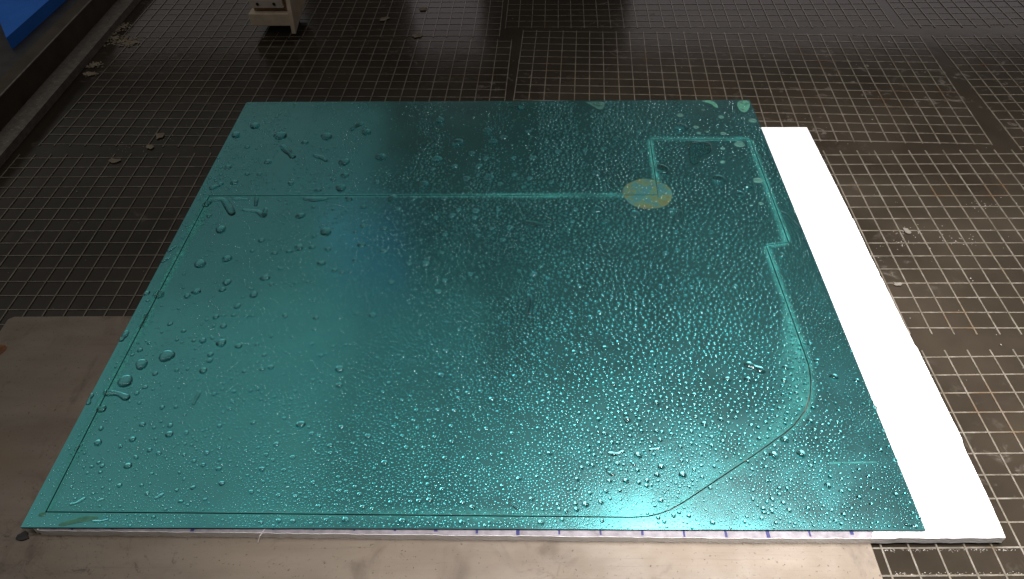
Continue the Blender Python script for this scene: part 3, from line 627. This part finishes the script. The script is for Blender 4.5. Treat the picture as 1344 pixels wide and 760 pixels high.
def caps(px, py, R0, SEG, RINGS):
    n = len(px); h = np.where(R0 > .0012, np.minimum(.50 * R0, .0009 + .28 * R0), .55 * R0); rho = (R0**2 + h**2) / (2*h)
    ang = np.arange(SEG) * math.tau / SEG
    ell = rng.normal(0, .07, n); pha = rng.uniform(0, math.tau, n)
    V = np.zeros((n, 1 + SEG * RINGS, 3)); V[:, 0] = np.stack([px, py, SZ1 + h], 1)
    for r in range(RINGS):
        t = (r + 1) / RINGS; t = t if r + 1 == RINGS else t * .97
        z = np.sqrt(np.maximum(rho**2 - (t*R0)**2, 0)) - (rho - h)
        rad = R0[:, None] * t * (1 + ell[:, None] * np.cos(2 * ang[None] + pha[:, None]))
        V[:, 1 + r*SEG:1 + (r+1)*SEG, 0] = px[:, None] + rad * np.cos(ang)
        V[:, 1 + r*SEG:1 + (r+1)*SEG, 1] = py[:, None] + rad * np.sin(ang)
        V[:, 1 + r*SEG:1 + (r+1)*SEG, 2] = (SZ1 + z - (.00004 if r + 1 == RINGS else 0))[:, None]
    T = [(0, 1 + s, 1 + (s+1) % SEG) for s in range(SEG)]
    for r in range(RINGS - 1):
        for s in range(SEG):
            a, b = 1 + r*SEG + s, 1 + r*SEG + (s+1) % SEG; T += [(a, a+SEG, b+SEG), (a, b+SEG, b)]
    T = np.array(T); Fc = (np.arange(n)[:, None, None] * (1 + SEG*RINGS) + T[None]).reshape(-1, 3)
    return V.reshape(-1, 3), Fc
big = R0 > .0012
v1, f1 = caps(px[big], py[big], R0[big], 12, 4); v2, f2 = caps(px[~big], py[~big], R0[~big], 9, 2)
mist = fast_mesh("fine_droplets", np.concatenate([v1, v2]), np.concatenate([f1, f2 + len(v1)]), M_DROP)
tag(mist, "fine water droplets speckled all over the teal sheet", "droplets", kind="stuff")
print("fine droplets", n, "tris", len(mist.data.polygons))


# ------------------------------------------------------------------ cream clamp block on the far grating
blk = tag(empty("clamp_block", (-.380, 1.13, 0), math.radians(-2)), "cream block with two screws on a black foot, standing on far grating", "block")
def blk_box(name, b, mat, bevel=.001, parent=None):
    x0, x1, y0, y1, z0, z1 = b
    return box(name, (x0 + .38, x1 + .38, y0 - 1.13, y1 - 1.13, z0, z1), mat, parent or blk, bevel)
blk_box("foot", (-.390, -.356, 1.108, 1.150, -.001, .0135), M_BLACK)
blk_box("base_slab", (-.4145, -.3530, 1.098, 1.175, .0138, .0335), M_CREAM, .0015)
blk_box("core", (-.4080, -.3560, 1.108, 1.175, .0337, .085), M_ORANGE)
fp = blk_box("face_plate", (-.4090, -.3590, 1.100, 1.1076, .0410, .0540), M_PALE, .0008)
for x in (-.397, -.372):
    V = []; F = []
    for k in range(12):
        a = k * math.tau / 12; V += [(x + .38 + .0022 * math.cos(a), 1.0988 - 1.13, .0475 + .0022 * math.sin(a)), (x + .38 + .0022 * math.cos(a), 1.0999 - 1.13, .0475 + .0022 * math.sin(a))]
    F = [tuple(range(0, 24, 2))] + [(2*k, (2*k+2) % 24, (2*k+3) % 24, 2*k+1) for k in range(12)]
    mesh_obj("screw", V, F, M_BLACK, fp)
g = [(1.092, .005), (1.120, .012), (1.172, .022), (1.172, .090), (1.112, .090), (1.103, .070), (1.096, .040)]
V = [(x + .38, y - 1.13, z) for x in (-.3526, -.3466) for y, z in g]; ng = len(g)
mesh_obj("side_gusset", V, [tuple(range(ng))[::-1], tuple(range(ng, 2*ng))] + [(k, (k+1) % ng, ng + (k+1) % ng, ng + k) for k in range(ng)], M_CREAM, blk)

# blue panel lying on the rim
bp = mesh_obj("blue_panel", *slab_data([[(-.716, .986), (-.698, 1.45), (-.95, 1.62), (-.93, 1.303)]], .0387, .0560), M_BLUE)
tag(bp, "bright blue plastic panel lying on the dark rim in the corner", "panel")

# ------------------------------------------------------------------ flakes, scum and a fibre
def flake(name, x, y, r, z, mat, asp=1.0, seed=0, th=.0003):
    rd = random.Random(seed); nn = 11; pts = []
    for k in range(nn):
        a = k * math.tau / nn; q = r * rd.uniform(.55, 1.15); pts.append((q * math.cos(a) * asp, q * math.sin(a)))
    V, F = slab_data([pts], 0, th)
    V = [(a, b, c + rd.uniform(-.0001, .0002)) for a, b, c in V]
    o = mesh_obj(name, V, F, mat, None, False, (x, y, z)); o.rotation_euler[2] = rd.uniform(0, 6.28)
    return o
FL = [(.3983, .6189, .0040, "larger pale flake on the grating outside the foam strip", M_FLAKE), (.3606, .5386, .0034, "smaller pale flake on the grating close to the foam edge", M_FLAKE),
      (-.5031, .7686, .0055, "tan flake on the seam near the ledge, nearer of the pair", M_SILT), (-.4655, .823, .0065, "wide tan flake beside the seam close to the teal corner", M_SILT),
      (-.4682, .7973, .0052, "bent tan flake lying in the seam by the teal sheet", M_SILT), (-.164, 1.1794, .0060, "pale flake on the farthest grating near the veil of light", M_SILT),
      (-.2207, 1.1461, .0070, "grey flake on the farthest grating beside the clamp block", M_SILT), (-.1635, 1.0868, .0085, "flat tan flake at the row where two far panels meet", M_SILT)]
for k, (x, y, r, lab, mt) in enumerate(FL):
    tag(flake("flake", x, y, r, .0003, mt, 1.3, k), lab, "flake", "loose flakes on the grating")
def scatter(name, items, mat):
    V, F = [], []
    for (x, y, r, z) in items:
        nn = 7; b = len(V); V.append((x, y, z + r * .25))
        for k in range(nn):
            a = k * math.tau / nn; q = r * random.uniform(.5, 1.2); V.append((x + q * math.cos(a), y + q * math.sin(a), z))
        F += [(b, b + 1 + k, b + 1 + (k + 1) % nn) for k in range(nn)]
    return mesh_obj(name, V, F, mat, None, True)
it = []
for _ in range(900):                                                     # specks floating or stuck to the bars
    x, y = random.uniform(-.64, .62), random.uniform(.22, 1.2)
    if -.39 < x < .35 and .25 < y < .89: continue
    if random.random() > .35 + .65 * (x > .3): continue
    it.append((x, y, abs(random.gauss(.0002, .00035)) + .0002, random.choice((Z_W, Z_W, .0001))))
for row in (-9, -10):                                                    # frothy line along the bars by the front corner
    yb = .44518 + row * .02
    for _ in range(150):
        x = random.uniform(.255, .36); q = abs(math.sin((x - .25) / .02 * math.pi)) 
        if random.random() < .25 + .75 * q: it.append((x, yb + (.0009 if row == -10 else -.0012) + random.gauss(0, .0006) , random.uniform(.00018, .00045), Z_W))
for cxx, cyy in ((.40, .62), (.45, .60), (.50, .66), (.385, .60), (-.46, .82), (-.50, .80)):
    for _ in range(26): it.append((cxx + random.gauss(0, .012), cyy + random.gauss(0, .006), random.uniform(.0002, .0008), Z_W))
tag(scatter("scum", it, M_SCUM), "pale specks of scum scattered over the wet grating", "scum", kind="stuff")
it = []
for (x, y), r in zip([(-.638, 1.10), (-.604, 1.085), (-.632, 1.136), (-.626, 1.013), (-.6226, .986), (-.640, 1.123), (-.618, 1.09), (-.6, 1.078)], [.012, .014, .012, .008, .006, .010, .016, .010]):
    for _ in range(90): it.append((x + random.gauss(0, r * .7), y + random.gauss(0, r * .5), random.uniform(.0006, .0024), .0003))
tag(scatter("silt", it, M_SILT), "clump of tan silt bridging ledge and far grating corner", "silt", kind="stuff")
it = []
for _ in range(260):
    y = random.uniform(.62, 1.25); it.append((random.uniform(-.664, -.641), y, random.uniform(.0003, .0013), .0095))
tag(scatter("grit", it, M_SCUM), "pale grit lying along the grey ledge", "grit", kind="stuff")
# fibre hanging over the front edge
pts = [Vector((-.1940, .2795, .0100)), Vector((-.1968, .2755, .0098)), Vector((-.1995, .2715, .0078)), Vector((-.2015, .2690, .0032))]
V, F = [], []
for i, p in enumerate(pts):
    for k in range(5): a = k * math.tau / 5; V.append((p.x + .00032 * math.cos(a), p.y, p.z + .00032 * math.sin(a)))
for i in range(len(pts) - 1):
    for k in range(5): a, b = i*5 + k, i*5 + (k+1) % 5; F.append((a, b, b + 5, a + 5))
tag(mesh_obj("fibre", V, F, M_FIBRE), "thin white fibre hanging over the front edge of the foam", "fibre")
# black flake put in as the shade of the gap at the eaten foam corner
tag(flake("shade_blot", -.3812, .2745, .0046, .0021, M_BLACK, 1.3, 44, .0012), "dark patch of shade under the broken front corner of the foam", "shade patch")
